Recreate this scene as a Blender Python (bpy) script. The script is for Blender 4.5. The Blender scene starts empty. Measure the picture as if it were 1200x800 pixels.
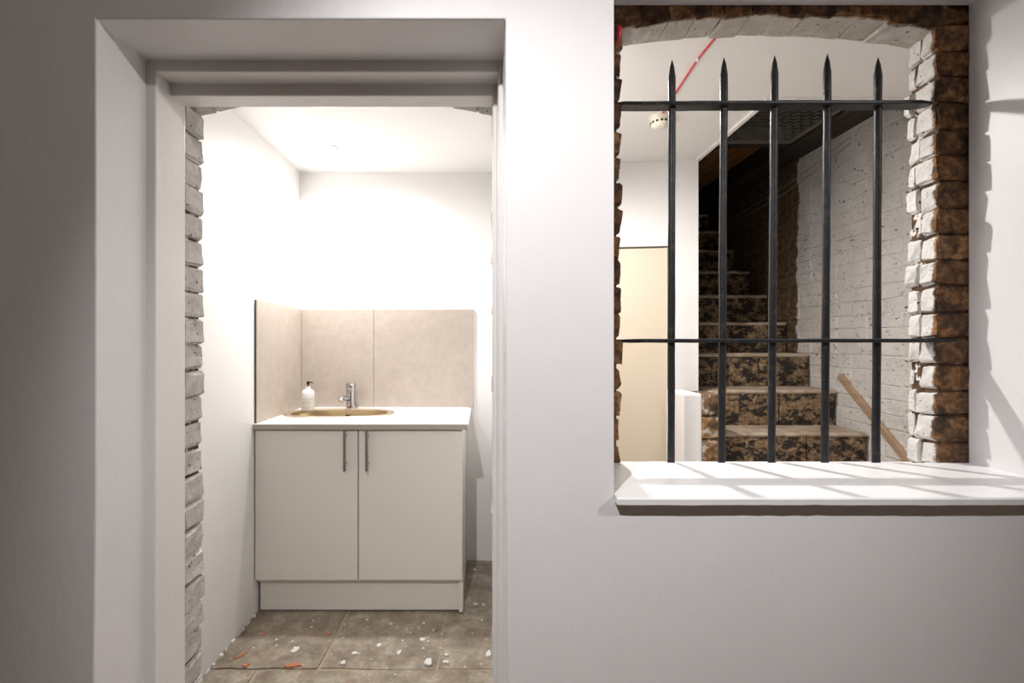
import bpy, bmesh, math, random
from mathutils import Vector, Matrix
R = random.Random(7)
# ------------------------------------------------------------------ camera, world, lights, exposure
S = bpy.context.scene
COL = S.collection
F, CX, CY, HC = 580.0, 567.0, 401.0, 1.30          # focal length in px of a 1200x800 frame, axis, eye height
cd = bpy.data.cameras.new('camera'); cam = bpy.data.objects.new('camera', cd); COL.objects.link(cam)
cam.location = (0, 0, HC); cam.rotation_euler = (math.pi/2, 0, 0)
cd.sensor_width = 36; cd.lens = 36*F/1200; cd.shift_x = (600-CX)/1200; cd.shift_y = (CY-400)/1200; cd.clip_start = .02
S.camera = cam
w = bpy.data.worlds.new('world'); S.world = w; w.use_nodes = True
w.node_tree.nodes['Background'].inputs[0].default_value = (0, 0, 0, 1)
S.view_settings.view_transform = 'Standard'; S.view_settings.look = 'None'
S.view_settings.exposure = 0.0; S.view_settings.gamma = 1; S.view_settings.use_curve_mapping = False

CEIL = 2.314
CEILF = 2.52
LAMPS = dict(   # ceiling downlights and one added fill lamp: x, y, power, colour, half cone deg, aim point, radius
    sink=(-.80, 2.58, 78, (1, .97, .94), 86, (-.62, 2.45, 0), .035, CEIL),
    stair=(.42, 2.0, 86, (1, .955, .915), 86, (.9, 2.0, .3), .02, CEIL),
    front=(-.36, -.10, 128, (1, .985, .985), 40, (.34, 1.40, .75), .03, CEILF),
    side=(2.0, -.10, 96, (1, .95, .91), 42, (-.75, 1.15, 1.25), .03, CEILF),  # added unseen fill lamp, brightens the left door jamb
)
for k, (x, y, p, c, ang, aim, rad, zc_) in LAMPS.items():
    ld = bpy.data.lights.new('downlight_beam_'+k, 'SPOT'); ld.energy = p; ld.color = c
    ld.spot_size = math.radians(2*ang); ld.spot_blend = 1.0; ld.shadow_soft_size = rad
    lo = bpy.data.objects.new('downlight_beam', ld); COL.objects.link(lo)
    lo.location = (x, y, zc_-.045)
    lo.rotation_euler = (Vector(aim)-lo.location).to_track_quat('-Z', 'Y').to_euler()

# ------------------------------------------------------------------ helpers
def px(x, y, Y):
    return Vector(((x-CX)*Y/F, Y, HC+(CY-y)*Y/F))
def PX(x, Y): return (x-CX)*Y/F
def PZ(y, Y): return HC+(CY-y)*Y/F

def obj(name, bm, mat, parent=None, smooth=False):
    me = bpy.data.meshes.new(name)
    if isinstance(bm, bmesh.types.BMesh):
        bmesh.ops.recalc_face_normals(bm, faces=bm.faces)
        bm.to_mesh(me); bm.free()
    else:
        me = bm
    if mat and not me.materials:
        for m in (mat if isinstance(mat, (list, tuple)) else [mat]): me.materials.append(m)
    o = bpy.data.objects.new(name, me); COL.objects.link(o)
    if smooth:
        for p in me.polygons: p.use_smooth = True
    if parent: o.parent = parent
    return o
def empty(name, loc=(0, 0, 0), rz=0):
    o = bpy.data.objects.new(name, None); COL.objects.link(o); o.location = loc; o.rotation_euler = (0, 0, rz)
    o.empty_display_size = .05
    return o
def tag(o, label, cat, group=None):
    o['label'] = label; o['category'] = cat
    if group: o['group'] = group
    return o
def struct(o, label, cat=None):
    o['kind'] = 'structure'; o['label'] = label
    if cat: o['category'] = cat
    return o
def bevel(o, wd=.004, seg=2, ang=35):
    m = o.modifiers.new('bevel', 'BEVEL'); m.width = wd; m.segments = seg; m.limit_method = 'ANGLE'; m.angle_limit = math.radians(ang)
    return o
def smooth_by_angle(o, a=40):
    for p in o.data.polygons: p.use_smooth = True
    try: o.data.set_sharp_from_angle(angle=math.radians(a))
    except Exception: pass
    return o

def box(bm, x0, x1, y0, y1, z0, z1, mi=0):
    v = [bm.verts.new((x, y, z)) for x in (x0, x1) for y in (y0, y1) for z in (z0, z1)]
    for f in ((0, 1, 3, 2), (4, 6, 7, 5), (0, 4, 5, 1), (2, 3, 7, 6), (0, 2, 6, 4), (1, 5, 7, 3)):
        bm.faces.new([v[i] for i in f]).material_index = mi
    return v
def nb(): return bmesh.new()
def bx(*a):
    bm = nb(); box(bm, *a); return bm

def ring(c, u, v, r, n, ph=0):
    return [c+u*(r*math.cos(2*math.pi*i/n+ph))+v*(r*math.sin(2*math.pi*i/n+ph)) for i in range(n)]
def tube(bm, pts, r, n=10, caps=True):
    """round tube through points; r number or list"""
    pts = [Vector(p) for p in pts]; rs = r if isinstance(r, (list, tuple)) else [r]*len(pts)
    prev = None; u = None
    rows = []
    for i, p in enumerate(pts):
        t = (pts[min(i+1, len(pts)-1)]-pts[max(i-1, 0)]).normalized()
        if u is None:
            a = Vector((0, 0, 1)) if abs(t.z) < .9 else Vector((1, 0, 0)); u = t.cross(a).normalized()
        else:
            u = (u-t*u.dot(t)).normalized()
        v = t.cross(u)
        rows.append([bm.verts.new(q) for q in ring(p, u, v, max(rs[i], 1e-4), n)])
    for a, b in zip(rows, rows[1:]):
        for i in range(n): bm.faces.new((a[i], a[(i+1) % n], b[(i+1) % n], b[i]))
    if caps: bm.faces.new(rows[0][::-1]); bm.faces.new(rows[-1])
def lathe(bm, prof, c=(0, 0, 0), n=24, sx=1, sy=1, close_top=True, close_bot=True):
    c = Vector(c); rows = []
    for r, z in prof:
        rows.append([bm.verts.new(c+Vector((sx*r*math.cos(2*math.pi*i/n), sy*r*math.sin(2*math.pi*i/n), z))) for i in range(n)])
    for a, b in zip(rows, rows[1:]):
        for i in range(n): bm.faces.new((a[i], a[(i+1) % n], b[(i+1) % n], b[i]))
    if close_bot: bm.faces.new(rows[0][::-1])
    if close_top: bm.faces.new(rows[-1])

def slab_cells(us, vs, solid, d0, d1, axis='y', warp=None):
    """slab made of grid cells (openings where solid(i,j) is False), one clean shell.
    axis 'y': u=x v=z depth=y; axis 'z': u=x v=y depth=z"""
    bm = nb(); V = {}
    def vert(i, j, k):
        key = (i, j, k)
        if key not in V:
            u, v = us[i], vs[j]; d = (d0, d1)[k]
            if warp: u, v = warp(u, v, d)
            V[key] = bm.verts.new((u, d, v) if axis == 'y' else (u, v, d))
        return V[key]
    nu, nv = len(us)-1, len(vs)-1
    S_ = lambda i, j: 0 <= i < nu and 0 <= j < nv and solid(i, j)
    for i in range(nu):
        for j in range(nv):
            if not S_(i, j): continue
            for k in (0, 1):
                bm.faces.new([vert(i, j, k), vert(i+1, j, k), vert(i+1, j+1, k), vert(i, j+1, k)])
            for (a, b, ni, nj) in (((i, j), (i+1, j), i, j-1), ((i+1, j), (i+1, j+1), i+1, j), ((i+1, j+1), (i, j+1), i, j+1), ((i, j+1), (i, j), i-1, j)):
                if not S_(ni, nj):
                    bm.faces.new([vert(*a, 0), vert(*b, 0), vert(*b, 1), vert(*a, 1)])
    return bm

def rough_block(lx, ly, lz, rnd, rounding=.12, jit=.03, sub=0):
    """44-triangle block with worn, chamfered arrises and uneven faces; centred"""
    m = min(lx, ly, lz); verts = []; idx = {}; faces = []; H = (lx/2, ly/2, lz/2)
    for cx in (-1, 1):
        for cy in (-1, 1):
            for cz in (-1, 1):
                q = (cx, cy, cz); wear = [rounding*m*rnd.uniform(.5, 1.6) for _ in range(3)]
                for ax in range(3):
                    p = [q[a]*(H[a]-(0 if a == ax else wear[a])) for a in range(3)]
                    idx[(q, ax)] = len(verts); verts.append([c+rnd.uniform(-1, 1)*jit*m for c in p])
    sg = (-1, 1)
    for ax in range(3):
        b, c = (ax+1) % 3, (ax+2) % 3
        for s_ in sg:
            def key(u, v):
                q = [0, 0, 0]; q[ax] = s_; q[b] = u; q[c] = v; return tuple(q)
            loop = [idx[(key(u, v), ax)] for u, v in ((-1, -1), (1, -1), (1, 1), (-1, 1))]
            faces.append(loop if s_ > 0 else loop[::-1])
        for u in sg:
            for v in sg:      # chamfer along axis ax between faces b and c
                q0 = [0, 0, 0]; q0[ax] = -1; q0[b] = u; q0[c] = v; q1 = list(q0); q1[ax] = 1
                q0, q1 = tuple(q0), tuple(q1); lp = [idx[(q0, b)], idx[(q1, b)], idx[(q1, c)], idx[(q0, c)]]
                faces.append(lp if u*v < 0 else lp[::-1])
    for cx in sg:
        for cy in sg:
            for cz in sg:
                lp = [idx[((cx, cy, cz), a)] for a in range(3)]; faces.append(lp if cx*cy*cz > 0 else lp[::-1])
    bm = bmesh.new(); vv = [bm.verts.new(p) for p in verts]
    for f in faces: bm.faces.new([vv[k] for k in f])
    if sub:
        bmesh.ops.subdivide_edges(bm, edges=bm.edges[:], cuts=1, use_grid_fill=True)
        for v in bm.verts: v.co += Vector([rnd.uniform(-1, 1)*sub*m for _ in range(3)])
    bmesh.ops.recalc_face_normals(bm, faces=bm.faces)
    me = bpy.data.meshes.new('block'); bm.to_mesh(me); bm.free()
    return me
class Pieces:
    """shared mesh variants of one piece size, placed as separate objects"""
    def __init__(self, name, size, mat, n=7, seed=1, rounding=.12, jit=.03, smooth=False, sub=0):
        r = random.Random(seed); self.name = name; self.r = r
        self.m = [rough_block(*size, r, rounding, jit, sub) for _ in range(n)]
        for m in self.m:
            for q in (mat if isinstance(mat, (list, tuple)) else [mat]): m.materials.append(q)
            if smooth:
                for p in m.polygons: p.use_smooth = True
    def put(self, loc, parent, scale=(1, 1, 1), rot=(0, 0, 0), name=None):
        o = bpy.data.objects.new(name or self.name, self.r.choice(self.m)); COL.objects.link(o)
        o.location = loc; o.scale = scale; o.rotation_euler = rot; o.parent = parent
        return o

# ------------------------------------------------------------------ materials
class NT:
    def __init__(self, name, rough=.6, metal=0):
        self.m = bpy.data.materials.new(name); self.m.use_nodes = True
        self.t = self.m.node_tree; self.b = self.t.nodes['Principled BSDF']
        self.b.inputs['Roughness'].default_value = rough; self.b.inputs['Metallic'].default_value = metal
        self.geo = None
    def n(self, typ, **kw):
        x = self.t.nodes.new(typ)
        for k, v in kw.items(): setattr(x, k, v)
        return x
    def link(self, a, b): self.t.links.new(a, b)
    def pos(self):
        if not self.geo: self.geo = self.n('ShaderNodeNewGeometry')
        return self.geo.outputs['Position']
    def noise(self, scale, detail=4, rough=.6, stretch=None, dist=0):
        x = self.n('ShaderNodeTexNoise'); x.inputs['Scale'].default_value = scale; x.inputs['Detail'].default_value = detail
        x.inputs['Roughness'].default_value = rough; x.inputs['Distortion'].default_value = dist
        src = self.pos()
        if stretch:
            mp = self.n('ShaderNodeMapping'); mp.inputs['Scale'].default_value = stretch; self.link(src, mp.inputs['Vector']); src = mp.outputs[0]
        self.link(src, x.inputs['Vector']); return x.outputs['Fac']
    def ramp(self, fac, stops, interp='LINEAR'):
        x = self.n('ShaderNodeValToRGB'); x.color_ramp.interpolation = interp; e = x.color_ramp.elements
        while len(e) < len(stops): e.new(.5)
        for q, (p, c) in zip(e, stops):
            q.position = p; q.color = (c, c, c, 1) if isinstance(c, (int, float)) else (*c, 1)
        self.link(fac, x.inputs[0]); return x.outputs[0]
    def mix(self, fac, a, b, blend='MIX'):
        x = self.n('ShaderNodeMix', data_type='RGBA', blend_type=blend)
        for i, v in ((0, fac), (6, a), (7, b)):
            s = x.inputs[i]
            if hasattr(v, 'is_linked'): self.link(v, s)
            elif isinstance(v, (int, float)): s.default_value = v if i == 0 else (v, v, v, 1)
            else: s.default_value = (*v, 1)
        return x.outputs[2]
    def math(self, op, a, b=0.0, c=None):
        x = self.n('ShaderNodeMath', operation=op)
        for i, v in enumerate((a, b) if c is None else (a, b, c)):
            if hasattr(v, 'is_linked'): self.link(v, x.inputs[i])
            else: x.inputs[i].default_value = v
        return x.outputs[0]
    def xyz(self):
        x = self.n('ShaderNodeSeparateXYZ'); self.link(self.pos(), x.inputs[0]); return x.outputs
    def rand(self): return self.n('ShaderNodeObjectInfo').outputs['Random']
    def color(self, c):
        if hasattr(c, 'is_linked'): self.link(c, self.b.inputs['Base Color'])
        else: self.b.inputs['Base Color'].default_value = (*c, 1)
        return self
    def bump(self, h, strength=.3, dist=.01, prev=None):
        x = self.n('ShaderNodeBump'); x.inputs['Strength'].default_value = strength; x.inputs['Distance'].default_value = dist
        self.link(h, x.inputs['Height'])
        if prev is not None: self.link(prev, x.inputs['Normal'])
        self.link(x.outputs[0], self.b.inputs['Normal']); return x.outputs[0]

def plaster(name, col, rough=.55, fine=.12, coarse=.25, pits=True):
    t = NT(name, rough)
    big = t.noise(2.3, 3); c = t.mix(t.ramp(big, [(.3, 0), (.7, 1)]), tuple(q*.955 for q in col), col)
    if pits:
        sp = t.ramp(t.noise(95, 1), [(.785, 0), (.80, 1)]); c = t.mix(t.math('MULTIPLY', sp, .35), c, (.25, .22, .2))
    t.color(c)
    b = t.bump(t.noise(9, 4, stretch=(1, 1, .5)), coarse, .006)
    t.bump(t.noise(160, 3), fine, .002, b)
    return t.m
def plain(name, col, rough=.5, metal=0, bump=None):
    t = NT(name, rough, metal); t.color(col)
    if bump: t.bump(t.noise(bump[0], 3), bump[1], .003)
    return t.m

M = {}
M['wall'] = plaster('painted_plaster', (.79, .77, .775), .42, .12, .35)
M['room'] = plaster('smooth_white_paint', (.90, .89, .88), .6, .03, .06, pits=False)
M['ceil'] = plaster('ceiling_paint', (.90, .885, .87), .7, .03, .06, pits=False)
M['lining'] = plaster('gloss_lining_paint', (.78, .755, .74), .38, .22, .45)
M['sill'] = plaster('sill_paint', (.86, .86, .87), .32, .08, .12, pits=False)
M['rear'] = plaster('rear_room_paint', (.60, .48, .40), .7, .05, .1, pits=False)

def brick_mat(name, paint_mask=None, paint=(.72, .69, .66), dark=1.0, base=None):
    t = NT(name, .85)
    n1 = t.noise(38, 5, .7); n2 = t.noise(14, 4, .65)
    base = base or [(.28, (.03, .018, .010)), (.45, (.13, .075, .036)), (.58, (.27, .165, .085)), (.75, (.42, .31, .20))]
    c = t.ramp(n1, [(p, tuple(q*dark for q in k)) for p, k in base])
    tint = t.ramp(t.rand(), [(0, (.55, .45, .38)), (.35, (1.0, .78, .55)), (.7, (.8, .72, .66)), (1, (1.6, 1.4, 1.2))])
    c = t.mix(1.0, c, tint, 'MULTIPLY')
    soot = t.ramp(n2, [(.40, 1), (.52, 0)])
    c = t.mix(t.math('MULTIPLY', soot, .75), c, (.018, .013, .010))
    if paint_mask:
        m = paint_mask(t)
        pc = t.mix(t.ramp(t.noise(30, 4), [(.35, 0), (.7, 1)]), tuple(q*.78 for q in paint), paint)
        pit = t.ramp(t.noise(70, 4, .65), [(.64, 0), (.665, 1)])
        pc = t.mix(pit, pc, (.05, .04, .035))
        c = t.mix(m, c, pc)
    t.color(c)
    b = t.bump(t.noise(24, 4), .6, .012); t.bump(t.noise(150, 3), .5, .004, b)
    return t.m
def mask_depth(y, wob=.05, scale=22):
    def f(t):
        yy = t.math('MULTIPLY_ADD', t.noise(scale, 5, .7), wob, t.xyz()[1])
        return t.ramp(t.math('MULTIPLY', t.math('SUBTRACT', yy, y+wob*.5-.5), 1.0), [(.497, 0), (.503, 1)])
    return f
M['jamb_brick'] = brick_mat('half_painted_brick', mask_depth(1.389, .045, 30), (.68, .66, .635))
M['arch_brick'] = brick_mat('half_painted_arch_brick', mask_depth(1.385, .03, 30), (.60, .56, .51))
M['door_brick'] = brick_mat('limewashed_grey_brick', lambda t: t.ramp(t.noise(26, 5, .7), [(.315, 0), (.35, 1)]), (.56, .53, .50))
M['jamb_mortar'] = brick_mat('half_painted_mortar', lambda t: t.math('MULTIPLY', mask_depth(1.400, .03)(t), t.ramp(t.noise(30, 5, .7), [(.55, 0), (.60, 1)])), (.74, .71, .67), .5)
M['door_mortar'] = brick_mat('limewashed_mortar', lambda t: t.ramp(t.noise(40, 5, .7), [(.53, 0), (.58, 1)]), (.58, .55, .51), .35)
M['mortar'] = brick_mat('crumbling_mortar', lambda t: t.ramp(t.noise(34, 5, .7), [(.50, 0), (.56, 1)]), (.55, .50, .45), .55)
M['mortar_dark'] = brick_mat('dark_mortar', None, dark=.6)
def white_brick():
    t = NT('flaking_white_paint_brick', .7)
    y = t.math('MULTIPLY_ADD', t.noise(9, 6, .7), .14, t.xyz()[1])
    m = t.ramp(t.math('SUBTRACT', y, 3.20+.07-.5), [(.494, 1), (.506, 0)])
    n1 = t.noise(30, 5, .7)
    br = t.ramp(n1, [(.3, (.03, .019, .011)), (.5, (.13, .078, .042)), (.75, (.26, .18, .11))])
    pc = t.mix(t.ramp(t.noise(5, 4), [(.3, 0), (.75, 1)]), (.60, .565, .53), (.74, .71, .68))
    pit = t.ramp(t.noise(60, 3, .7, stretch=(1, .6, 1.3)), [(.63, 0), (.655, 1)])
    pc = t.mix(pit, pc, (.07, .055, .045))
    t.color(t.mix(m, br, pc))
    b = t.bump(t.noise(16, 5, .65), .9, .014); t.bump(t.noise(70, 4), .6, .006, b)
    return t.m
M['white_brick'] = white_brick()
def riser():
    t = NT('peeling_brown_riser', .85)
    c = t.ramp(t.noise(48, 6, .7), [(.3, (.06, .036, .018)), (.5, (.21, .135, .07)), (.68, (.40, .30, .19))])
    pk = t.ramp(t.noise(15, 9, .74, dist=.2, stretch=(.8, 1, 1.2)), [(.485, 0), (.515, 1)])
    c = t.mix(pk, c, (.022, .016, .012))
    t.color(c); b = t.bump(pk, .5, .006); t.bump(t.noise(70, 4), .5, .006, b); return t.m
M['riser'] = riser()
def tread():
    t = NT('worn_stone_tread', .8)
    c = t.ramp(t.noise(11, 5, .65), [(.3, (.24, .17, .11)), (.5, (.42, .33, .245)), (.75, (.58, .49, .39))])
    t.color(c); t.bump(t.noise(45, 4), .5, .006); return t.m
M['tread'] = tread()
def flag():
    t = NT('flagstone', .62)
    c = t.ramp(t.noise(9, 8, .78), [(.33, (.18, .148, .115)), (.5, (.31, .268, .22)), (.66, (.48, .44, .385))])
    c = t.mix(1.0, c, t.ramp(t.rand(), [(0, (.85, .8, .74)), (1, (1.1, 1.06, 1.0))]), 'MULTIPLY')
    rust = t.ramp(t.noise(7, 3, .6), [(.62, 0), (.72, 1)]); c = t.mix(t.math('MULTIPLY', rust, .35), c, (.26, .12, .045))
    wh = t.ramp(t.noise(60, 2, .5), [(.72, 0), (.745, 1)]); c = t.mix(t.math('MULTIPLY', wh, .7), c, (.72, .70, .66))
    t.color(c); b = t.bump(t.noise(8, 5), .45, .012); t.bump(t.noise(90, 3), .3, .004, b); return t.m
M['flag'] = flag()
M['grout'] = plain('sandy_joint', (.42, .34, .25), .9, 0, (60, .6))
def tile():
    t = NT('stone_effect_tile', .42)
    c = t.ramp(t.noise(16, 6, .75), [(.3, (.46, .395, .345)), (.55, (.52, .455, .40)), (.75, (.57, .505, .45))])
    t.color(c); return t.m
M['tile'] = tile()
M['tile_edge'] = plain('tile_edge_brown', (.10, .065, .045), .9)
def cab():
    t = NT('putty_laminate', .38); t.color((.78, .735, .68)); return t.m
M['cab'] = cab()
M['top'] = plain('white_worktop', (.86, .84, .83), .3)
M['top_edge'] = plain('taupe_worktop_edge', (.40, .345, .30), .5)
M['gap'] = plain('shadow_gap', (.03, .02, .016), .9)
M['steel'] = plain('brushed_steel', (.30, .26, .225), .35, .9)
M['chrome'] = plain('chrome', (.50, .50, .51), .10, 1)
def brass():
    t = NT('champagne_brass', .28, 1)
    t.color(t.mix(t.noise(90, 2, .5, stretch=(.15, .15, 1)), (.50, .37, .20), (.70, .56, .35))); return t.m
M['brass'] = brass()  # bowl brass darkened to carry its inner shade
M['brass_rim'] = plain('brass_rim_highlight', (.88, .79, .63), .3, 1)  # rim highlight put into the colour as a paler brass
M['black'] = plain('black_plastic', (.012, .012, .012), .35)
M['bottle'] = plain('milky_bottle', (.85, .86, .86), .25)
M['label'] = plain('paper_label', (.80, .80, .76), .5)
M['ink'] = plain('grey_green_ink', (.50, .53, .50), .6)
M['red'] = plain('red_cable_sheath', (.62, .025, .045), .4)
M['detector'] = plain('cream_plastic', (.84, .80, .68), .4)
def iron():
    t = NT('black_painted_iron', .42); t.b.inputs['Specular IOR Level'].default_value = .32
    t.color(t.mix(t.ramp(t.noise(45, 4), [(.55, 0), (.72, 1)]), (.013, .013, .015), (.045, .040, .038)))
    b = t.bump(t.noise(30, 4), .5, .004); t.bump(t.noise(140, 3), .4, .0015, b); return t.m
M['iron'] = iron()
def wood(name, a, b):
    t = NT(name, .7)
    t.color(t.mix(t.ramp(t.noise(30, 5, .6, stretch=(1.5, .12, 1.5)), [(.3, 0), (.7, 1)]), a, b)); t.bump(t.noise(60, 3, stretch=(1, .1, 1)), .4, .003); return t.m
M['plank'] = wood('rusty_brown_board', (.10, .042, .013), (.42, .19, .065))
M['beam'] = wood('dark_timber', (.018, .013, .010), (.06, .043, .032))  # dark timber; also gives the boards over the mesh a void's darkness
M['rail'] = wood('worn_pine', (.30, .19, .12), (.46, .32, .21))
M['mesh'] = plain('dark_mesh_metal', (.24, .22, .19), .6, 0)
M['cream'] = plain('cream_door_paint', (.76, .665, .53), .45)
M['emit'] = (lambda t: (t.b.inputs['Emission Color'].__setattr__('default_value', (1, .97, .93, 1)), t.b.inputs['Emission Strength'].__setattr__('default_value', 30), t.m)[2])(NT('lamp_diffuser', .5))
M['white_splash'] = plain('white_paint_splash', (.78, .77, .74), .5)
M['orange_splash'] = plain('orange_paint_smear', (.55, .20, .09), .6)
M['cable'] = plain('pale_cable', (.42, .34, .26), .6)

# ------------------------------------------------------------------ the setting
Y0, YB, YR = 1.085, 1.375, 1.475           # wall front face, brick face, back of the wall
DL, DR, DH = PX(112.5, Y0), PX(592.5, Y0), PZ(22, Y0)
WL, WR, WT = .286, 1.345, PZ(7, YB)
SILL = .967
XL, YBACK = -1.097, 2.955                  # sink room: left wall, back wall
XS = 2.03                                  # stair room: painted brick wall
PART = (.10, .18)                          # partition between the two rooms

def warp(u, v, d):
    if v == 0.0:
        if abs(u-DL) < 1e-6: u -= .011
        if abs(u-DR) < 1e-6: u += .008
    return u, v
xs = [-2.4, DL, DR, WL, WR, 2.6]; zs = [0.0, SILL-.015, DH, WT, CEILF]
def sol(i, j):
    if i == 1 and j < 2: return False
    if i == 3 and 1 <= j <= 2: return False
    return True
wf = obj('wall_front', slab_cells(xs, zs, sol, Y0, YB-.0005, 'y', warp), M['wall'])
bevel(wf, .0035, 2, 60); struct(wf, 'white painted plaster wall with doorway and barred window opening')
# brick leaf of the same wall: solid away from the openings
DBL, DBR, WBL, WBR = -.839, .030, .380, 1.262
xs2 = [-1.3, DBL-.105, DBR+.105, WBL-.105, WBR+.105, 2.4]; zs2 = [0.0, SILL-.022, 2.13, 2.25, CEIL]
core = obj('brick_leaf', slab_cells(xs2, zs2, lambda i, j: not ((i == 1 and j < 2) or (i == 3 and 1 <= j <= 2)), YB, YR, 'y'), M['wall'], wf)

# floor bed for all rooms and the flagstones of the sink room
fl = obj('floor', bx(-2.6, 2.6, -2.6, 5.0, -.12, -.0105), M['grout']); struct(fl, 'stone flagged floor with sandy joints and paint splashes')
def flagstone(x0, x1, y0, y1, dz=0):
    bm = nb(); g = .006
    x0 += g; x1 -= g; y0 += g; y1 -= g
    nx, ny = 5, 4; top = []
    for j in range(ny+1):
        row = []
        for i in range(nx+1):
            e = (i in (0, nx)) or (j in (0, ny))
            row.append(bm.verts.new((x0+(x1-x0)*i/nx+(R.uniform(-.004, .004)), y0+(y1-y0)*j/ny+R.uniform(-.004, .004), dz+(-.006 if e else 0)+R.uniform(-.0015, .0015))))
        top.append(row)
    for j in range(ny):
        for i in range(nx): bm.faces.new((top[j][i], top[j][i+1], top[j+1][i+1], top[j+1][i]))
    for e in list(bm.edges):
        if e.is_boundary: pass
    r = bmesh.ops.extrude_edge_only(bm, edges=[e for e in bm.edges if e.is_boundary])
    for v in [q for q in r['geom'] if isinstance(q, bmesh.types.BMVert)]: v.co.z -= .02
    o = obj('flagstone', bm, M['flag'], fl); smooth_by_angle(o, 50); return o
for (y0, y1, joints) in ((1.07, 1.53, (-1.15, -.62, -.15, .4)), (1.53, 1.978, (-1.12, -.90, -.426, .06, .5)), (1.978, 2.44, (-1.12, -.66, -.185, .30, .6)), (2.44, 2.897, (-1.12, -.62, -.14, .36, .6)), (2.897, 3.2, (-1.12, -.4, .1, .5))):
    for a, b in zip(joints, joints[1:]): flagstone(a, b, y0, y1, R.uniform(-.002, .002))
for (y0, y1, joints) in ((.6, 1.07, (-1.8, -1.2, -.7, -.2, .3, .8, 1.4, 2.0)), (.1, .6, (-1.8, -1.4, -.9, -.4, .1, .6, 1.1, 1.7)), (1.478, 1.95, (.5, 1.0, 1.5, 2.03)), (1.95, 2.5, (.6, 1.2))):
    for a, b in zip(joints, joints[1:]): flagstone(a, b, y0, y1, R.uniform(-.002, .002))
def splash(cx, cy, wx, wy, mat, rot=0):
    p = px(cx, cy, 1.0); Y = HC*F/(cy-CY); X = PX(cx, Y)
    bm = nb(); n = 11; vs = []
    sx, sy = wx*Y/F/2, wy*Y*Y/F/HC/2
    for i in range(n):
        a = 2*math.pi*i/n; r = R.uniform(.4, 1.0); x, y = r*sx*math.cos(a), r*sy*math.sin(a)
        c, s = math.cos(rot), math.sin(rot)
        vs.append(bm.verts.new((X+x*c-y*s, Y+x*s+y*c, .0022)))
    f = bm.faces.new(vs); r = bmesh.ops.extrude_face_region(bm, geom=[f])
    for v in [q for q in r['geom'] if isinstance(q, bmesh.types.BMVert)]: v.co.z = -.004
    obj('paint_splash', bm, mat, fl)
for s in ((346.5, 761, 13, 9), (402, 776, 9, 5), (416, 765, 11, 5), (444, 756, 10, 6), (468, 764, 7, 7), (495, 749, 11, 6), (523, 775, 10, 5), (523, 767, 8, 3), (557, 707, 6, 3), (567, 708, 5, 2), (556, 667, 5, 2), (430, 726, 3, 2), (458, 731, 4, 2), (320, 744, 8, 3), (365, 735, 4, 2), (502, 775, 12, 9), (573, 766, 9, 10), (324, 749, 5, 2)):
    splash(*s, M['white_splash'])
for s in ((282, 768, 5, 14, -.6), (288, 779, 9, 5, 0), (309, 742, 7, 9, -.4), (345, 779, 26, 5, .1), (386, 742, 6, 4, 0)):
    splash(*s[:4], M['orange_splash'], s[4])
for k in range(34):
    splash(R.uniform(262, 572), R.uniform(722, 797), R.uniform(1.5, 4), R.uniform(1, 2.4), M['white_splash'])
# paint ridge along the left wall and crumbs at the back skirting joint
for k in range(9):
    yy = 2.36-.05*k-R.uniform(0, .02); bm = nb()
    lathe(bm, [(.006, -.004), (.005, .003), (.002, .006)], (XL+.005, yy, 0), 7, R.uniform(.6, 1.6), R.uniform(1, 4)); obj('paint_splash', bm, M['white_splash'], fl)

wl = obj('wall_left', bx(XL-.10, XL, YR, YBACK+.1, -.01, CEIL), M['room']); struct(wl, 'smooth white side wall of the sink room')
wb = obj('wall_back', bx(XL, PART[0], YBACK, YBACK+.1, -.01, CEIL), M['room']); struct(wb, 'smooth white back wall behind the sink')
wp = obj('wall_partition', bx(PART[0], PART[1], YR, 3.1, -.01, CEIL), M['room']); struct(wp, 'white partition wall between sink room and stair room')
# ceiling with the stairwell opening
WELLX, WELLY = 1.19, 2.06
xs = [-1.25, WELLX, XS+.1]; ys = [YR, WELLY, 3.2]
ce = obj('ceiling', slab_cells(xs, ys, lambda i, j: not (i == 1 and j == 1), CEIL, CEIL+.05, 'z'), M['ceil']); struct(ce, 'flat white ceiling with stairwell opening')
obj('edge_bead', bx(WELLX-.016, WELLX+.004, WELLY, 2.76, CEIL-.010, CEIL+.06), M['ceil'], ce)
obj('edge_bead', bx(WELLX, XS, WELLY-.012, WELLY+.004, CEIL-.004, CEIL+.06), M['ceil'], ce)
# front room shell behind the camera
cf = obj('ceiling_front', bx(-2.6, 2.6, -2.6, Y0, CEILF, CEILF+.06), M['ceil']); struct(cf, 'white ceiling of the room in front of the doorway')
for nm, a in (('wall_rear', (-2.6, 2.6, -2.6, -2.5, -.01, CEILF)), ('wall_side_left', (-2.5, -2.4, -2.5, Y0, -.01, CEILF)), ('wall_side_right', (2.5, 2.6, -2.5, Y0, -.01, CEILF))):
    struct(obj(nm, bx(*a), M['rear']), 'pale wall of the front room behind the viewer ' + nm[5:].replace('_', ' '))

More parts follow.
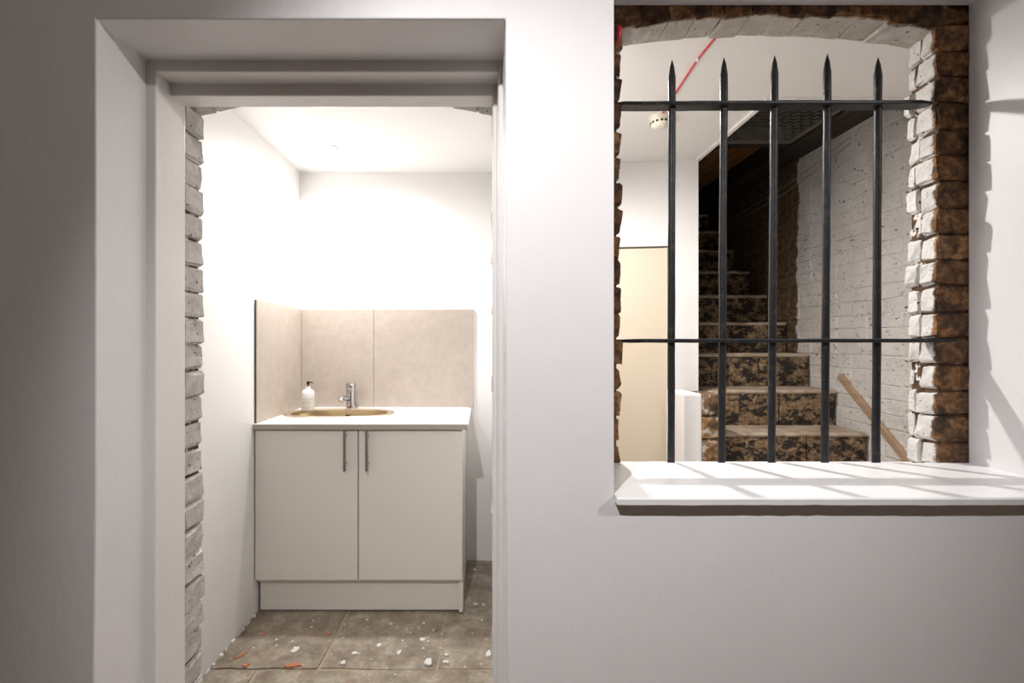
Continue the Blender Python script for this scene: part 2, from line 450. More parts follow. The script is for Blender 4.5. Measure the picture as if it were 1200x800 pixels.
# doorway lining: stepped, painted
d1 = empty('door_1', ((DL+DR)/2, Y0, 0)); struct(d1, 'doorway with stepped white painted lining and bare brick edge')
def world_child(o, root):
    o.parent = root; o.matrix_parent_inverse = Matrix.Translation(-Vector(root.location)); return o
YA, YM = 1.246, 1.305
xa, xb = PX(182.3, YA), PX(197.5, YM)     # left steps
ra, rb = PX(584, YA), PX(577.3, YM)       # right steps
za, zb = PZ(84, YA), PZ(112, YM)
def prism(poly, z0, z1):
    bm = nb(); lo = [bm.verts.new((x, y, z0)) for x, y in poly]; hi = [bm.verts.new((x, y, z1)) for x, y in poly]
    n = len(poly); bm.faces.new(lo[::-1]); bm.faces.new(hi)
    for i in range(n): bm.faces.new((lo[i], lo[(i+1) % n], hi[(i+1) % n], hi[i]))
    return bm
def lining(bm, nm):
    o = obj(nm, bm, M['lining']); world_child(o, d1); bevel(o, .004, 2, 30); return o
lining(prism([(DL-.02, YA), (xa, YA), (PX(217.5, YB-.004), YB-.004), (DL-.02, YB-.004)], -.01, DH+.01), 'jamb_lining')
lining(prism([(rb, YM), (ra-.001, YM), (ra, YA), (DR+.012, YA), (DR+.012, YB-.004), (rb, YB-.004)], -.01, DH+.01), 'jamb_lining')
lining(bx(xa-.002, ra+.002, YA, YM+.005, za, DH+.012), 'head_lining')
lining(bx(xb-.002, rb+.002, YM, YB-.004, zb, DH+.008), 'head_stop')

# bricks of the doorway edge
pitch = .0755
PB = Pieces('brick', (.108, .104, .071), M['door_brick'], 8, 3, .10, .03, False, .025)
core_m = obj('mortar_bed', bx(DBL-.10, DBL-.008, YB+.002, YR-.006, 0, 2.02), M['door_mortar']); world_child(core_m, d1)
core_m = obj('mortar_bed', bx(DBR+.008, DBR+.10, YB+.002, YR-.006, 0, 2.02), M['door_mortar']); world_child(core_m, d1)
zc = .03; k = 0
joint0 = PZ(403.5, 1.43) % pitch
while True:
    z = joint0+pitch*k+pitch/2; k += 1
    if z > 1.98: break
    for s, e in ((-1, DBL), (1, DBR)):
        o = PB.put((e+s*(.052+R.uniform(-.006, .004)), (YB+YR)/2+R.uniform(-.003, .003), z), None, (1, 1, R.uniform(.95, 1.03)), (R.uniform(-.03, .03), R.uniform(-.05, .05), R.uniform(-.03, .03)))
        world_child(o, d1)
# brick arch over the doorway: voussoirs on edge
def arch(x0, x1, zs_, za_, n, thick, pieces, root, jit=.004):
    c = (x0+x1)/2; half = (x1-x0)/2; sag = za_-zs_; rad = (half*half+sag*sag)/(2*sag); th = math.asin(half/rad)
    for i in range(n):
        a = -th+2*th*(i+.5)/n
        r = rad+thick/2+R.uniform(-jit, jit)
        o = pieces.put((c+r*math.sin(a), (YB+YR)/2, za_-rad+r*math.cos(a)), None, (2*th*rad/n/.075*.96, 1, 1), (R.uniform(-.03, .03), a+R.uniform(-.03, .03), 0))
        world_child(o, root)
PV = Pieces('arch_brick', (.077, .104, .108), M['door_brick'], 6, 5, .06, .02, False, .015)
arch(DBL-.03, DBR+.03, 1.972, 2.031, 12, .10, PV, d1, .002)
o = obj('mortar_bed', bx(DBL-.10, DBR+.10, YB+.004, YR-.006, 2.05, 2.128), M['mortar']); world_child(o, d1)

# window opening: sill, brick edges, arch
w1 = empty('window_1', ((WL+WR)/2, YB, SILL)); struct(w1, 'arched brick window opening without glass in the plaster wall')
bm = nb(); nx = 40
rows = []
for i in range(nx+1):
    x = WL+(WR-WL)*i/nx; wz = .0003*math.sin(i*.9)+R.uniform(-.0005, .0005); wy = R.uniform(-.0008, .0008)
    rows.append([bm.verts.new(p) for p in ((x, 1.060+wy, SILL-.0035), (x, 1.0635+wy, SILL), (x, YB-.006, SILL), (x, YB-.006, SILL-.0155), (x, 1.061+wy, SILL-.0158+wz))])
for a, b in zip(rows, rows[1:]):
    for i in range(5): bm.faces.new((a[i], a[(i+1) % 5], b[(i+1) % 5], b[i]))
bm.faces.new(rows[0]); bm.faces.new(rows[-1][::-1])
world_child(obj('window_sill', bm, M['sill']), w1)
jz = PZ(427, YB); cp = .0727
PJ = Pieces('brick', (.108, .104, .068), M['jamb_brick'], 9, 11, .10, .05, False, .03)
world_child(obj('mortar_bed', bx(WBR+.008, WBR+.10, YB+.007, YR-.006, SILL-.03, 2.24), M['jamb_mortar']), w1)
world_child(obj('mortar_bed', bx(WBL-.10, WBL-.010, YB+.007, YR-.006, SILL-.03, 2.24), M['jamb_mortar']), w1)
k = -4
while True:
    z = jz+cp*(k+.5); k += 1
    if z < SILL-.02: continue
    if z > 2.19: break
    for s, e in ((1, WBR), (-1, WBL)):
        cut = R.uniform(.052, .078); dep = YR-YB
        for (a, b, dx) in ((0, cut-.003, 0), (cut+.003, dep, R.uniform(-.003, .007))):
            o = PJ.put((e+s*(.053+R.uniform(-.005, .005)+dx), YB+(a+b)/2+R.uniform(-.002, .002), z+R.uniform(-.002, .002)), None, (1, (b-a)/.104, R.uniform(.90, 1.02)), (R.uniform(-.05, .05), R.uniform(-.05, .05), R.uniform(-.06, .06)))
            world_child(o, w1)
PA = Pieces('arch_brick', (.078, .104, .075), M['arch_brick'], 7, 13, .06, .03, False, .025)
arch(WBL-.015, WBR+.015, HC+.874, HC+.913, 12, .07, PA, w1, .003)
world_child(obj('mortar_bed', bx(WBL-.10, WBR+.10, YB+.010, YR-.008, HC+.918, 2.248), M['mortar_dark']), w1)
# broken brick ends over the arch, below the plaster soffit
PT = Pieces('brick', (.12, .10, .06), M['jamb_brick'], 6, 17, .2, .06)
for x in (WBL-.06, WBL+.05, WBR-.06, WBR+.05):
    world_child(PT.put((x, YB+.052, HC+.913+R.uniform(-.006, .004)), None, (1, 1, 1), (0, R.uniform(-.06, .06), 0)), w1)

# stair room: angled wall with cream door
P0, P1 = Vector((PART[1], 2.885, 0)), Vector((WELLX, 2.745, 0)); dirv = (P1-P0); LW = dirv.length; aw = math.atan2(dirv.y, dirv.x)
def on_wall(xp):
    # pixel column -> distance along the angled wall
    t = (xp-CX)/F
    s = (t*P0.y-P0.x)/(dirv.x/LW-t*dirv.y/LW); return s
s1 = on_wall(783.5); zt = PZ(289, P0.y+s1*dirv.y/LW); s0 = s1-.72
wd = obj('wall_stair', slab_cells([0, s0-.004, s1+.004, LW], [-.01, 0.001, zt+.006, CEIL], lambda i, j: not (i == 1 and j == 1), 0, .08, 'y'), M['room'])
wd.location = P0; wd.rotation_euler = (0, 0, aw); struct(wd, 'white wall beside the stairs holding the cream door')
d2 = empty('door_2', P0+dirv.normalized()*((s0+s1)/2), aw); struct(d2, 'plain cream door in the white wall beside the stairs')
hw = (s1-s0)/2
obj('door_leaf', bx(-hw, hw-.004, .010, .05, .004, zt-.004), M['cream'], d2)
obj('shadow_gap', bx(-hw-.003, hw+.003, .055, .06, .002, zt+.005), M['gap'], d2)
for hz in (.25, PZ(326, 2.78)):
    bm = nb(); tube(bm, [(hw, .006, hz-.03), (hw, .006, hz+.03)], .004, 8); obj('hinge', bm, M['steel'], d2)
# low stub wall at the foot of the stairs
PY = 2.50; sx0, sxm, sx1 = PX(800, PY), PX(823, PY), PX(847, PY); st = PZ(461, PY)
ws = obj('wall_stub', bx(sx0, sxm+.002, PY, 2.735, -.01, st), M['room']); bevel(ws, .012, 3, 40); struct(ws, 'low stub wall, half white and half bare brick, at the stair foot')
o = obj('mortar_bed', bx(sxm, sx1-.02, PY+.02, 2.735, 0, st-.015), M['mortar'], ws)
PS = Pieces('brick', (.10, .14, .115), brick_mat('pale_rough_brick', lambda t: t.ramp(t.noise(16, 5, .7), [(.52, 0), (.62, 1)]), (.62, .55, .46), 1.0, [(.28, (.10, .065, .035)), (.5, (.30, .205, .12)), (.75, (.52, .40, .27))]), 6, 21, .10, .04, False, .035)
z = st-.055; 
while z > 0:
    PS.put(((sxm+sx1)/2+R.uniform(-.004, .004), PY+.065, z), ws, (sx1/1-sxm > .1 and (sx1-sxm)/.10 or 1.0, 1, 1), (R.uniform(-.03, .03), R.uniform(-.05, .05), 0)); z -= .118

# painted brick wall on the right of the stairs
wr = obj('wall_right', bx(XS+.003, XS+.12, YR, 4.8, -.01, 2.62), M['white_brick']); struct(wr, 'old brick wall with flaking white paint beside the stairs')
PW = Pieces('brick', (.05, .220, .070), M['white_brick'], 8, 31, .09, .025, False)
PWh = Pieces('brick', (.05, .109, .070), M['white_brick'], 6, 33, .09, .025, False)
Z1, TR, RI, ZN = 2.60, .23, .2035, PZ(507, 2.60)
def nosing(Y): return ZN+(math.floor((Y-Z1)/TR+1e-6))*RI if Y >= Z1-3*TR-.01 else 0
row = 0; z = .72
while z < 2.46:
    y = 2.06+(.112 if row % 2 else 0); hdr = row % 3 == 2
    while y < 4.2:
        ln = .112 if hdr else .224
        if y+ln > 2.25 and z+.05 > nosing(max(y-.1, 2.0))-.05 and z < 2.48:
            o = (PWh if hdr else PW).put((XS+.023+R.uniform(-.0015, .002), y+ln/2, z+.0363), wr, (1, 1, R.uniform(.97, 1.04)), (R.uniform(-.01, .01), R.uniform(-.015, .015), R.uniform(-.012, .012)))
        y += ln
    row += 1; z += .0727
# stairwell enclosure above and behind
we = obj('wall_stairwell', bx(WELLX-.08, WELLX, 2.79, 4.8, -.01, 2.62), M['mortar_dark']); struct(we, 'bare wall on the inner side of the stairwell')
obj('stairwell_cheek', bx(WELLX-.05, WELLX-.002, WELLY+.01, 2.79, CEIL+.05, 2.62), M['mortar_dark'], we)
obj('stairwell_cheek', bx(WELLX-.05, XS+.006, WELLY-.05, WELLY, CEIL+.05, 2.62), M['mortar_dark'], we)
wh = obj('wall_stairhead', bx(WELLX, XS+.006, 4.8, 4.88, -.01, 2.62), M['mortar_dark']); struct(wh, 'dark wall at the head of the stairs')
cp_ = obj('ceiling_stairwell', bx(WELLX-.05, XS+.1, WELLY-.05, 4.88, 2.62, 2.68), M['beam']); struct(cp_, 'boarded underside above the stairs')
x = WELLX; k = 0
while x < 1.84:
    wdt = R.choice((.10, .12, .14)); x2 = min(x+wdt, 1.85)
    obj('plank', bx(x+.003, x2-.003, 2.995, 4.79, 2.585+R.uniform(0, .012), 2.619), M['plank'], cp_)
    obj('plank', bx(x+.003, x2-.003, WELLY+.004, 2.99, 2.585+R.uniform(0, .012), 2.619), M['beam'], cp_); x = x2  # boards above the mesh coloured dark to stand for the unlit void
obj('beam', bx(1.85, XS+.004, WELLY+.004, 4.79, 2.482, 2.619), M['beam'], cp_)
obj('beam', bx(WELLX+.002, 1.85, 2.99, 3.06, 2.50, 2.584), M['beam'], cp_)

# ------------------------------------------------------------------ the stairs
stairs = empty('stone_staircase', ((WELLX+XS)/2, Z1-3*TR, 0))
tag(stairs, 'steep worn stone stairs with peeling brown risers behind the bars', 'stairs')
SXL, SXR = 1.225, XS-.016
def slab_edge(x0, x1, y0, y1, z0, z1, n=14, amp=.005):
    """stone slab with a worn, wavy front arris"""
    bm = nb(); rws = []
    for i in range(n+1):
        x = x0+(x1-x0)*i/n; a = R.uniform(-amp, amp); b = R.uniform(-amp, amp)*.6
        rws.append([bm.verts.new(p) for p in ((x, y0+.004+a, z0), (x, y0+a, z1-.012), (x, y0+.010+a, z1-.001+b), (x, y0+.06, z1+b*.4), (x, y1, z1), (x, y1, z0))])
    for p, q in zip(rws, rws[1:]):
        for i in range(6): bm.faces.new((p[i], p[(i+1) % 6], q[(i+1) % 6], q[i]))
    bm.faces.new(rws[0]); bm.faces.new(rws[-1][::-1]); return bm
JOINT = {0: 946, 1: 914, 2: 890, 3: 900, 4: 872}
def riser_block(x0, x1, y0, y1, z0, z1):
    bm = nb(); nx_, nz_ = max(3, int((x1-x0)/.05)), 4; g = []
    for j in range(nz_+1):
        rw = []
        for i in range(nx_+1):
            e = i in (0, nx_) or j in (0, nz_)
            rw.append(bm.verts.new((x0+(x1-x0)*i/nx_+(0 if e else R.uniform(-.008, .008)), y0+(.007 if e else 0)+R.uniform(-.004, .004), z0+(z1-z0)*j/nz_)))
        g.append(rw)
    for j in range(nz_):
        for i in range(nx_): bm.faces.new((g[j][i], g[j][i+1], g[j+1][i+1], g[j+1][i]))
    r = bmesh.ops.extrude_edge_only(bm, edges=[e for e in bm.edges if e.is_boundary])
    for v in [q for q in r['geom'] if isinstance(q, bmesh.types.BMVert)]: v.co.y = y1
    bmesh.ops.contextual_create(bm, geom=[e for e in bm.edges if e.is_boundary])
    return bm
for n in range(-3, 9):
    yn = Z1+n*TR; zn = ZN+n*RI; yb = yn+TR+.03
    xl = SXL if n > 1 or n < 0 else PX((850, 828)[n], yn)
    tr = obj('step', slab_edge(xl, SXR, yn, yb, zn-.022, zn), M['tread']); world_child(tr, stairs)
    xj = PX(JOINT[n], yn) if n in JOINT else xl+(SXR-xl)*R.uniform(.35, .65)
    z0 = max(zn-RI, -.01) if n > -3 else -.01
    for a, b in ((xl+.003, xj-.004), (xj+.004, SXR)):
        o = obj('riser_block', riser_block(a, b, yn+.001, yb, z0, zn-.0225), M['riser'])
        o.parent = tr
# low timber rail fixed along the wall, following the slope of the stairs
a, b = Vector((XS-.008, 2.808, PZ(440, 2.808))), Vector((XS-.008, 2.356, PZ(540, 2.356)))
d = (b-a).normalized(); e = a+d*1.02
up = Vector((1, 0, 0)).cross(d).normalized()
if up.z < 0: up = -up
bm = nb(); vs = []
for p in (a, e):
    for (sx, sz) in ((-.014, -.019), (.014, -.019), (.014, .019), (-.014, .019)): vs.append(bm.verts.new(p+Vector((sx, 0, 0))+up*sz))
for f in ((0, 1, 2, 3), (7, 6, 5, 4), (0, 4, 5, 1), (1, 5, 6, 2), (2, 6, 7, 3), (3, 7, 4, 0)): bm.faces.new([vs[i] for i in f])
hr = empty('stair_rail', e); tag(hr, 'slim worn wooden rail sloping along the white brick wall', 'handrail')
o = obj('rail', bm, M['rail']); world_child(o, hr); bevel(o, .006, 2)
for t in (.12, .6, .95):
    p = a+(e-a)*t; bm = nb(); tube(bm, [p, p+Vector((.022, 0, 0))], .008, 8); world_child(obj('bracket', bm, M['steel']), hr)

# expanded metal mesh under the boards
mesh = empty('ceiling_mesh', ((WELLX+1.85)/2, WELLY, 2.50)); tag(mesh, 'black expanded metal mesh panel fixed over the stairwell', 'mesh panel')
bm = nb(); y = WELLY+.03; j = 0; cw, ch = .052, .040
while y < 2.97:
    x = WELLX+.03; i = 0
    while x < 1.82:
        h = cw/2; sgn = 1 if (i+j) % 2 else -1
        y0, y1 = y+sgn*ch/2*.5, y-sgn*ch/2*.5
        v = [bm.verts.new(p) for p in ((x, y0, 2.499), (x+h, y1, 2.499), (x+h, y1+.005, 2.512), (x, y0+.005, 2.512))]
        bm.faces.new(v); x += h; i += 1
    y += ch; j += 1
o = obj('mesh_strands', bm, M['mesh']); o['kind'] = 'stuff'; world_child(o, mesh)
sm = o.modifiers.new('solid', 'SOLIDIFY'); sm.thickness = .0015
for q in ((WELLX+.005, 1.849, WELLY+.006, WELLY+.03), (WELLX+.005, 1.849, 2.962, 2.988)):
    world_child(obj('mesh_frame', bx(*q, 2.498, 2.584), M['mesh']), mesh)
for q in ((WELLX+.005, WELLX+.03, WELLY+.03, 2.962), (1.825, 1.849, WELLY+.03, 2.962)):
    world_child(obj('mesh_frame', bx(*q, 2.498, 2.512), M['mesh']), mesh)

# ------------------------------------------------------------------ iron window bars
YG = 1.396
grille = empty('window_grille', ((WL+WR)/2, YG, SILL-.022)); tag(grille, 'black iron window grille of five spiked bars and two rails', 'window bars')
tops = ((787.5, 70, 786.5), (848.5, 67, 845.5), (907.8, 65, 904), (969.5, 63, 966.5), (1029, 67, 1026.5))
for xt, yt, xb_ in tops:
    t = px(xt, yt, YG); b = px(xb_, 541, YG); b.z = SILL-.022
    bm = nb(); pts, rs = [], []; n = 14; dirb = (t-b)
    for i in range(n+1):
        f = i/n*(1-.052/dirb.length); pts.append(b+dirb*f+Vector((R.uniform(-.0006, .0006), 0, 0))); rs.append(.0100*R.uniform(.95, 1.05))
    pts.append(t-dirb.normalized()*.022); rs.append(.0062); pts.append(t); rs.append(.0004)
    tube(bm, pts, rs, 12); o = obj('bar', bm, M['iron'], None); smooth_by_angle(o, 50); world_child(o, grille)
zt_, zm_ = PZ(124, YG), PZ(399, YG)
for (x0, x1, z, th, dp, sl) in ((WBL-.03, WBR-.004, zt_, .010, .042, .004), (WBL-.012, PX(1131, YB-.004), zm_, .011, .040, .001)):
    bm = nb(); n = 22; rws = []
    for i in range(n+1):
        x = x0+(x1-x0)*i/n; zz = z+sl*(i/n-.5)+R.uniform(-.0006, .0006); q = 1 if 0 < i < n else .6
        rws.append([bm.verts.new(p) for p in ((x, YG-dp/2*q-.002, zz-th/2*q), (x, YG-dp/2*q-.002, zz+th/2*q), (x, YG+dp/2*q, zz+th/2*q), (x, YG+dp/2*q, zz-th/2*q))])
    for p, q in zip(rws, rws[1:]):
        for i in range(4): bm.faces.new((p[i], p[(i+1) % 4], q[(i+1) % 4], q[i]))
    bm.faces.new(rws[0]); bm.faces.new(rws[-1][::-1])
    o = obj('rail', bm, M['iron']); bevel(o, .0025, 2); world_child(o, grille)

# ------------------------------------------------------------------ sink unit
CZ = HC-.388; CFY, DFY, PLY = 2.345, 2.362, 2.400; TFY = YBACK-.012
CR = PX(541.5, DFY)
cabt = empty('sink_cabinet', ((XL+CR)/2, DFY, 0)); tag(cabt, 'putty coloured two-door base cabinet under the worktop', 'cabinet')
WTK = .026
bm = nb(); ca = (DFY+.0195, YBACK-.004); zt2 = CZ-WTK-.001
box(bm, XL+.012, XL+.03, *ca, .15, zt2); box(bm, CR-.018, CR, *ca, .15, zt2); box(bm, XL+.0301, CR-.0181, *ca, .15, .168); box(bm, XL+.0301, CR-.0181, YBACK-.012, YBACK-.004, .1681, zt2)
o = obj('carcass', bm, M['cab']); world_child(o, cabt)
xmid = PX(419.8, DFY); zd0, zd1 = PZ(679.5, DFY), CZ-WTK-.007
for x0, x1, hx in ((XL+.006, xmid-.0022, 403.5), (xmid+.0022, CR, 429.5)):
    dr = obj('door', bx(x0, x1, DFY, DFY+.018, zd0, zd1), M['cab']); bevel(dr, .0015, 2); world_child(dr, cabt)
    hxw = PX(hx, DFY-.03); bm = nb()
    za_, zb_ = PZ(552, DFY-.03), PZ(504, DFY-.03)
    tube(bm, [(hxw, DFY-.030, za_), (hxw, DFY-.030, zb_)], .0068, 14)
    for zz in (za_+.03, zb_-.03): tube(bm, [(hxw, DFY-.030, zz), (hxw, DFY+.001, zz)], .0045, 10)
    ho = obj('handle', bm, M['steel']); smooth_by_angle(ho); ho.parent = dr; ho['label'] = 'brushed steel bar handle'
o = obj('plinth', bx(XL+.014, PX(543, PLY)+.0, PLY, PLY+.018, .004, zd0+.01), M['cab']); world_child(o, cabt)
o = obj('end_panel', bx(CR-.016, CR+.0015, DFY+.0195, YBACK-.004, .002, .149), M['cab']); world_child(o, cabt)
# worktop with an oval cut-out
SCX, SCY, SRX, SRY = PX(398, 2.70), 2.705, .296, .170
WX0, WX1, WY0, WY1 = XL+.002, PX(545.5, CFY)+.012, CFY, YBACK-.002
bm = nb(); n = 64
def superell(a, rx, ry, p=2.5):
    c, s = math.cos(a), math.sin(a)
    return (rx*math.copysign(abs(c)**(2/p), c), ry*math.copysign(abs(s)**(2/p), s))
def outer(a):
    c, s = math.cos(a), math.sin(a); k = []
    if c > 1e-9: k.append((WX1-SCX)/c)
    if c < -1e-9: k.append((WX0-SCX)/c)
    if s > 1e-9: k.append((WY1-SCY)/s)
    if s < -1e-9: k.append((WY0-SCY)/s)
    k = min(k); return (SCX+c*k, SCY+s*k)
angs = sorted([2*math.pi*i/n for i in range(n)]+[math.atan2(y-SCY, x-SCX) % (2*math.pi) for x in (WX0, WX1) for y in (WY0, WY1)])
L = []
for a in angs:
    q = superell(a, 1, 1); aa = a
    # inner point in the same direction on the oval
    c, s = math.cos(a), math.sin(a); r = 1/((abs(c)/(SRX-.022))**2.5+(abs(s)/(SRY-.02))**2.5)**(1/2.5)
    ix, iy = SCX+c*r, SCY+s*r; ox, oy = outer(a)
    L.append([bm.verts.new(p) for p in ((ox, oy, CZ), (ix, iy, CZ), (ix, iy, CZ-WTK), (ox, oy, CZ-WTK))])
for i in range(len(L)):
    p, q = L[i], L[(i+1) % len(L)]
    for k in range(4): bm.faces.new((p[k], q[k], q[(k+1) % 4], p[(k+1) % 4]))
wt = empty('worktop', ((WX0+WX1)/2, CFY, CZ-WTK)); tag(wt, 'thin white worktop with taupe front edge holding the basin', 'worktop')
world_child(obj('top', bm, M['top']), wt)
world_child(obj('edge_band', bx(WX0, WX1-.0, CFY-.0012, CFY-.0001, CZ-WTK, CZ-.0015), M['top_edge']), wt)
world_child(obj('back_sealant', bx(WX0+.01, WX1-.02, TFY-.006, TFY-.0005, CZ, CZ+.004), M['top']), wt)
# oval brass basin: rim, bowl, overflow
basin = empty('basin', (SCX, SCY, CZ)); tag(basin, 'oval brushed brass basin set into the white worktop', 'sink')
bm = nb(); n = 72
prof = ((1.0, 0.0005), (.995, .0045), (.97, .0065), (.905, .0062), (.875, .002), (.86, -.012), (.83, -.07), (.78, -.125), (.62, -.15), (.25, -.158), (.08, -.160))
for nm, pr, mt in (('rim', prof[:5], 'brass_rim'), ('bowl', prof[4:], 'brass')):
    bm = nb(); rws = []
    for s_, z in pr:
        rw = []
        for i in range(n):
            c, s = math.cos(2*math.pi*i/n), math.sin(2*math.pi*i/n); off = (1-s_)*SRX
            rx, ry = (SRX-off, SRY-off*.75) if s_ > .7 else (SRX*s_, SRY*s_*.9)
            r = 1/((abs(c)/rx)**2.5+(abs(s)/ry)**2.5)**(1/2.5); rw.append(bm.verts.new((SCX+c*r, SCY+s*r, CZ+z)))
        rws.append(rw)
    for a, b in zip(rws, rws[1:]):
        for i in range(n): bm.faces.new((a[i], a[(i+1) % n], b[(i+1) % n], b[i]))
    if nm == 'bowl': bm.faces.new(rws[-1])
    o = obj(nm, bm, M[mt], None, True); world_child(o, basin)
# overflow slot on the back wall of the bowl
ox = PX(408, 2.84); bm = nb()
ty = SCY+SRY-.15*SRX*.75-.010
tube(bm, [(ox-.011, ty-.004, CZ-.030), (ox+.011, ty-.004, CZ-.030)], .0055, 10); world_child(obj('overflow', bm, M['gap']), basin)
bm = nb(); lathe(bm, [(.026, -.159), (.024, -.156), (.010, -.156)], (SCX, SCY, CZ), 20); world_child(obj('drain', bm, M['chrome']), basin)
# mixer tap
TX, TY = PX(411, 2.892), 2.892
tap = empty('mixer_tap', (TX, TY, CZ)); tag(tap, 'small chrome mixer tap standing behind the brass basin', 'tap')
bm = nb(); lathe(bm, [(.030, 0), (.030, .006), (.027, .009)], (TX, TY, CZ), 24); o = obj('base', bm, M['chrome']); smooth_by_angle(o); world_child(o, tap)
bm = nb(); lathe(bm, [(.0255, .008), (.0255, .106), (.0245, .108)], (TX, TY, CZ), 24); o = obj('body', bm, M['chrome']); smooth_by_angle(o); world_child(o, tap)
bm = nb(); lathe(bm, [(.0262, .1105), (.0275, .114), (.0275, .146), (.025, .150)], (TX, TY, CZ), 24); tube(bm, [(TX, TY-.018, CZ+.138), (TX+.006, TY-.070, CZ+.150)], [.006, .0045], 10)
o = obj('lever', bm, M['chrome']); smooth_by_angle(o); world_child(o, tap)
bm = nb(); tube(bm, [(TX-.006, TY-.012, CZ+.060), (TX-.020, TY-.070, CZ+.071), (TX-.026, TY-.098, CZ+.070), (TX-.028, TY-.106, CZ+.056)], [.014, .013, .0125, .012], 14); o = obj('spout', bm, M['chrome']); smooth_by_angle(o, 60); world_child(o, tap)
# soap bottle
BX, BY = PX(361, 2.80), 2.80
bot = empty('soap_bottle', (BX, BY, CZ)); tag(bot, 'white soap bottle with black pump beside the basin', 'bottle')
bm = nb(); lathe(bm, [(.032, 0), (.0355, .004), (.0355, .098), (.033, .110), (.026, .119), (.016, .125), (.0125, .128), (.0125, .133)], (BX, BY, CZ), 28); o = obj('body', bm, M['bottle']); smooth_by_angle(o, 50); world_child(o, bot)
bm = nb(); lathe(bm, [(.0359, .010), (.0359, .072)], (BX, BY, CZ), 28, close_top=False, close_bot=False); lab = obj('paper_label', bm, M['label']); smooth_by_angle(lab, 50); world_child(lab, bot)
def band(z0, z1, a0, a1):
    bm = nb(); n = 10; lo, hi = [], []
    for i in range(n+1):
        a = math.radians(a0+(a1-a0)*i/n); lo.append(bm.verts.new((BX+.0362*math.cos(a), BY+.0362*math.sin(a), CZ+z0))); hi.append(bm.verts.new((BX+.0362*math.cos(a), BY+.0362*math.sin(a), CZ+z1)))
    for i in range(n): bm.faces.new((lo[i], lo[i+1], hi[i+1], hi[i]))
    o = obj('print_line', bm, M['ink']); o.parent = lab
for q in ((.069, .072, 180, 360), (.056, .0585, 235, 305), (.049, .051, 225, 315), (.043, .045, 240, 300), (.026, .0275, 230, 310), (.020, .0215, 230, 310)): band(*q)
bm = nb(); lathe(bm, [(.0145, .126), (.0145, .136), (.010, .138)], (BX, BY, CZ), 20); o = obj('collar', bm, M['bottle']); smooth_by_angle(o); world_child(o, bot)
bm = nb(); lathe(bm, [(.0035, .136), (.0035, .150), (.0085, .150), (.0085, .166), (.006, .168)], (BX, BY, CZ), 16); tube(bm, [(BX, BY, CZ+.161), (BX+.018, BY-.004, CZ+.163), (BX+.032, BY-.008, CZ+.160)], [.0045, .0035, .0028], 8)
o = obj('pump', bm, M['black']); smooth_by_angle(o); world_child(o, bot)

# splashback tiles
TT = PZ(362.3, TFY)
def tile_piece(parent, *a):
    o = obj('tile', bx(*a), M['tile'], parent); bevel(o, .0012, 1); return o
tile_piece(wb, XL+.0125, PX(438, TFY)-.001, TFY, YBACK-.002, CZ+.001, TT)
tile_piece(wb, PX(438, TFY)+.001, PX(555, TFY), TFY, YBACK-.002, CZ+.001, TT)
bm = nb(); v = box(bm, XL+.007, XL+.0125, DFY+.004, TFY, CZ+.001, TT)
for q in v:
    if q.co.z > TT-.01 and q.co.y < 2.5: q.co.z += .010
bevel(obj('tile', bm, M['tile'], wl), .001, 1)
bm = nb(); v = box(bm, XL-.002, XL+.0068, DFY+.006, TFY, CZ+.001, TT-.002)
for q in v:
    if q.co.z > TT-.01 and q.co.y < 2.5: q.co.z += .010
obj('tile_backing', bm, M['tile_edge'], wl)  # dark brown slab between tile and wall

# ------------------------------------------------------------------ ceiling fittings
where = dict(sink='white recessed downlight in the ceiling over the basin', stair='white recessed downlight in the stair room ceiling', front='white recessed downlight in the ceiling before the doorway', side='added fill downlight, unseen at the far side of the front room')
for k, q in LAMPS.items():
    e = empty('downlight', (q[0], q[1], q[7])); tag(e, where[k], 'light')
    bm = nb(); lathe(bm, [(.032, -.006), (.036, -.008), (.043, -.004), (.043, .004)], (0, 0, 0), 32, close_bot=False); o = obj('bezel', bm, M['ceil'], e); smooth_by_angle(o)
    bm = nb(); lathe(bm, [(.033, -.0055), (.033, .002)], (0, 0, 0), 32); obj('diffuser', bm, M['emit'], e)
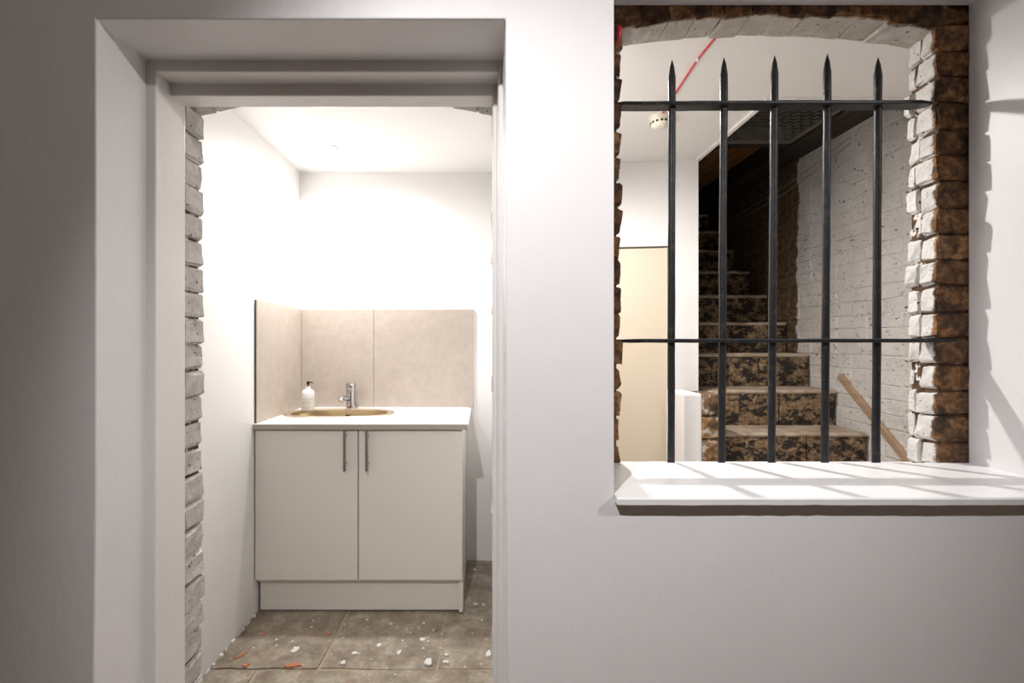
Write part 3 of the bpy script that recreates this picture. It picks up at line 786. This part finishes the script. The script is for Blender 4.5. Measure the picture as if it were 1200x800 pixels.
# smoke detector and its red cable
sp = px(774, 137, (CEIL-HC)*F/(CY-137)); 
det = empty('smoke_detector', (sp.x, sp.y, CEIL)); tag(det, 'cream round smoke detector on the ceiling behind the bars', 'smoke detector')
bm = nb(); lathe(bm, [(.050, 0), (.050, -.014), (.047, -.018)], (0, 0, 0), 32); o = obj('base', bm, M['detector'], det); smooth_by_angle(o)
bm = nb(); lathe(bm, [(.044, -.018), (.042, -.036), (.030, -.046), (.012, -.050)], (0, 0, 0), 32); o = obj('cover', bm, M['detector'], det); smooth_by_angle(o, 60)
for i in range(14):
    a = 2*math.pi*i/14; c = Vector((.0415*math.cos(a), .0415*math.sin(a), -.030)); bm = nb()
    u = Vector((-math.sin(a), math.cos(a), 0))*.005; rr = Vector((math.cos(a), math.sin(a), 0))*.0035
    vs = [bm.verts.new(c+su*u+sr*rr+Vector((0, 0, sz))) for su in (-1, 1) for sr in (-1, 1) for sz in (-.004, .004)]
    for f in ((0, 1, 3, 2), (4, 6, 7, 5), (0, 4, 5, 1), (2, 3, 7, 6), (0, 2, 6, 4), (1, 5, 7, 3)): bm.faces.new([vs[j] for j in f])
    obj('vent_slot', bm, M['black'], o)
def ceil_pt(x, y): return px(x, y, (CEIL-.004-HC)*F/(CY-y))
cab_ = empty('alarm_cable', ceil_pt(838, 45)); tag(cab_, 'thin red cable clipped along the white ceiling behind the bars', 'cable')
bm = nb(); p0, p1, p2 = ceil_pt(838.5, 44), ceil_pt(818, 69), ceil_pt(793, 107); p3 = Vector((sp.x-.004, sp.y-.02, CEIL-.004))
tube(bm, [p0+Vector((0, -.15, 0)), p0, (p0+p1)/2, p1, (p1+p2)/2, p2, (p2+p3)/2, p3], .0036, 8)
world_child(obj('sheath', bm, M['red'], None, True), cab_)
bm = nb(); lathe(bm, [(.006, -.010), (.007, -.004), (.007, .004)], p1, 10); world_child(obj('clip', bm, M['sill']), cab_)
# red scrap in the top corner of the window bricks
c = px(724.5, 36, YB-.004); bm = nb()
tube(bm, [c+Vector((-.004, 0, .014)), c+Vector((.003, -.003, .004)), c+Vector((.001, -.004, -.012)), c+Vector((-.001, 0, -.045))], [.003, .0075, .006, .0012], 7)
o = obj('red_scrap', bm, M['red'], None, True); tag(o, 'small red scrap stuck to the brick in the window corner', 'scrap')
# loose pale cables under the beam
for k, (dz, sag) in enumerate(((0, .05), (.03, .035))):
    a = Vector((XS-.012, 2.72, 2.40+dz)); b = Vector((XS-.012, 4.0, 2.28+dz)); bm = nb()
    tube(bm, [a.lerp(b, t/8)-Vector((.01*math.sin(math.pi*t/8), 0, sag*math.sin(math.pi*t/8))) for t in range(9)], .0025, 6)
    o = obj('slack_cable', bm, M['cable'], None, True)
    tag(o, ('lower' if k == 0 else 'upper')+' of two pale slack cables along the stairwell wall', 'cable', 'slack cables in the stairwell')
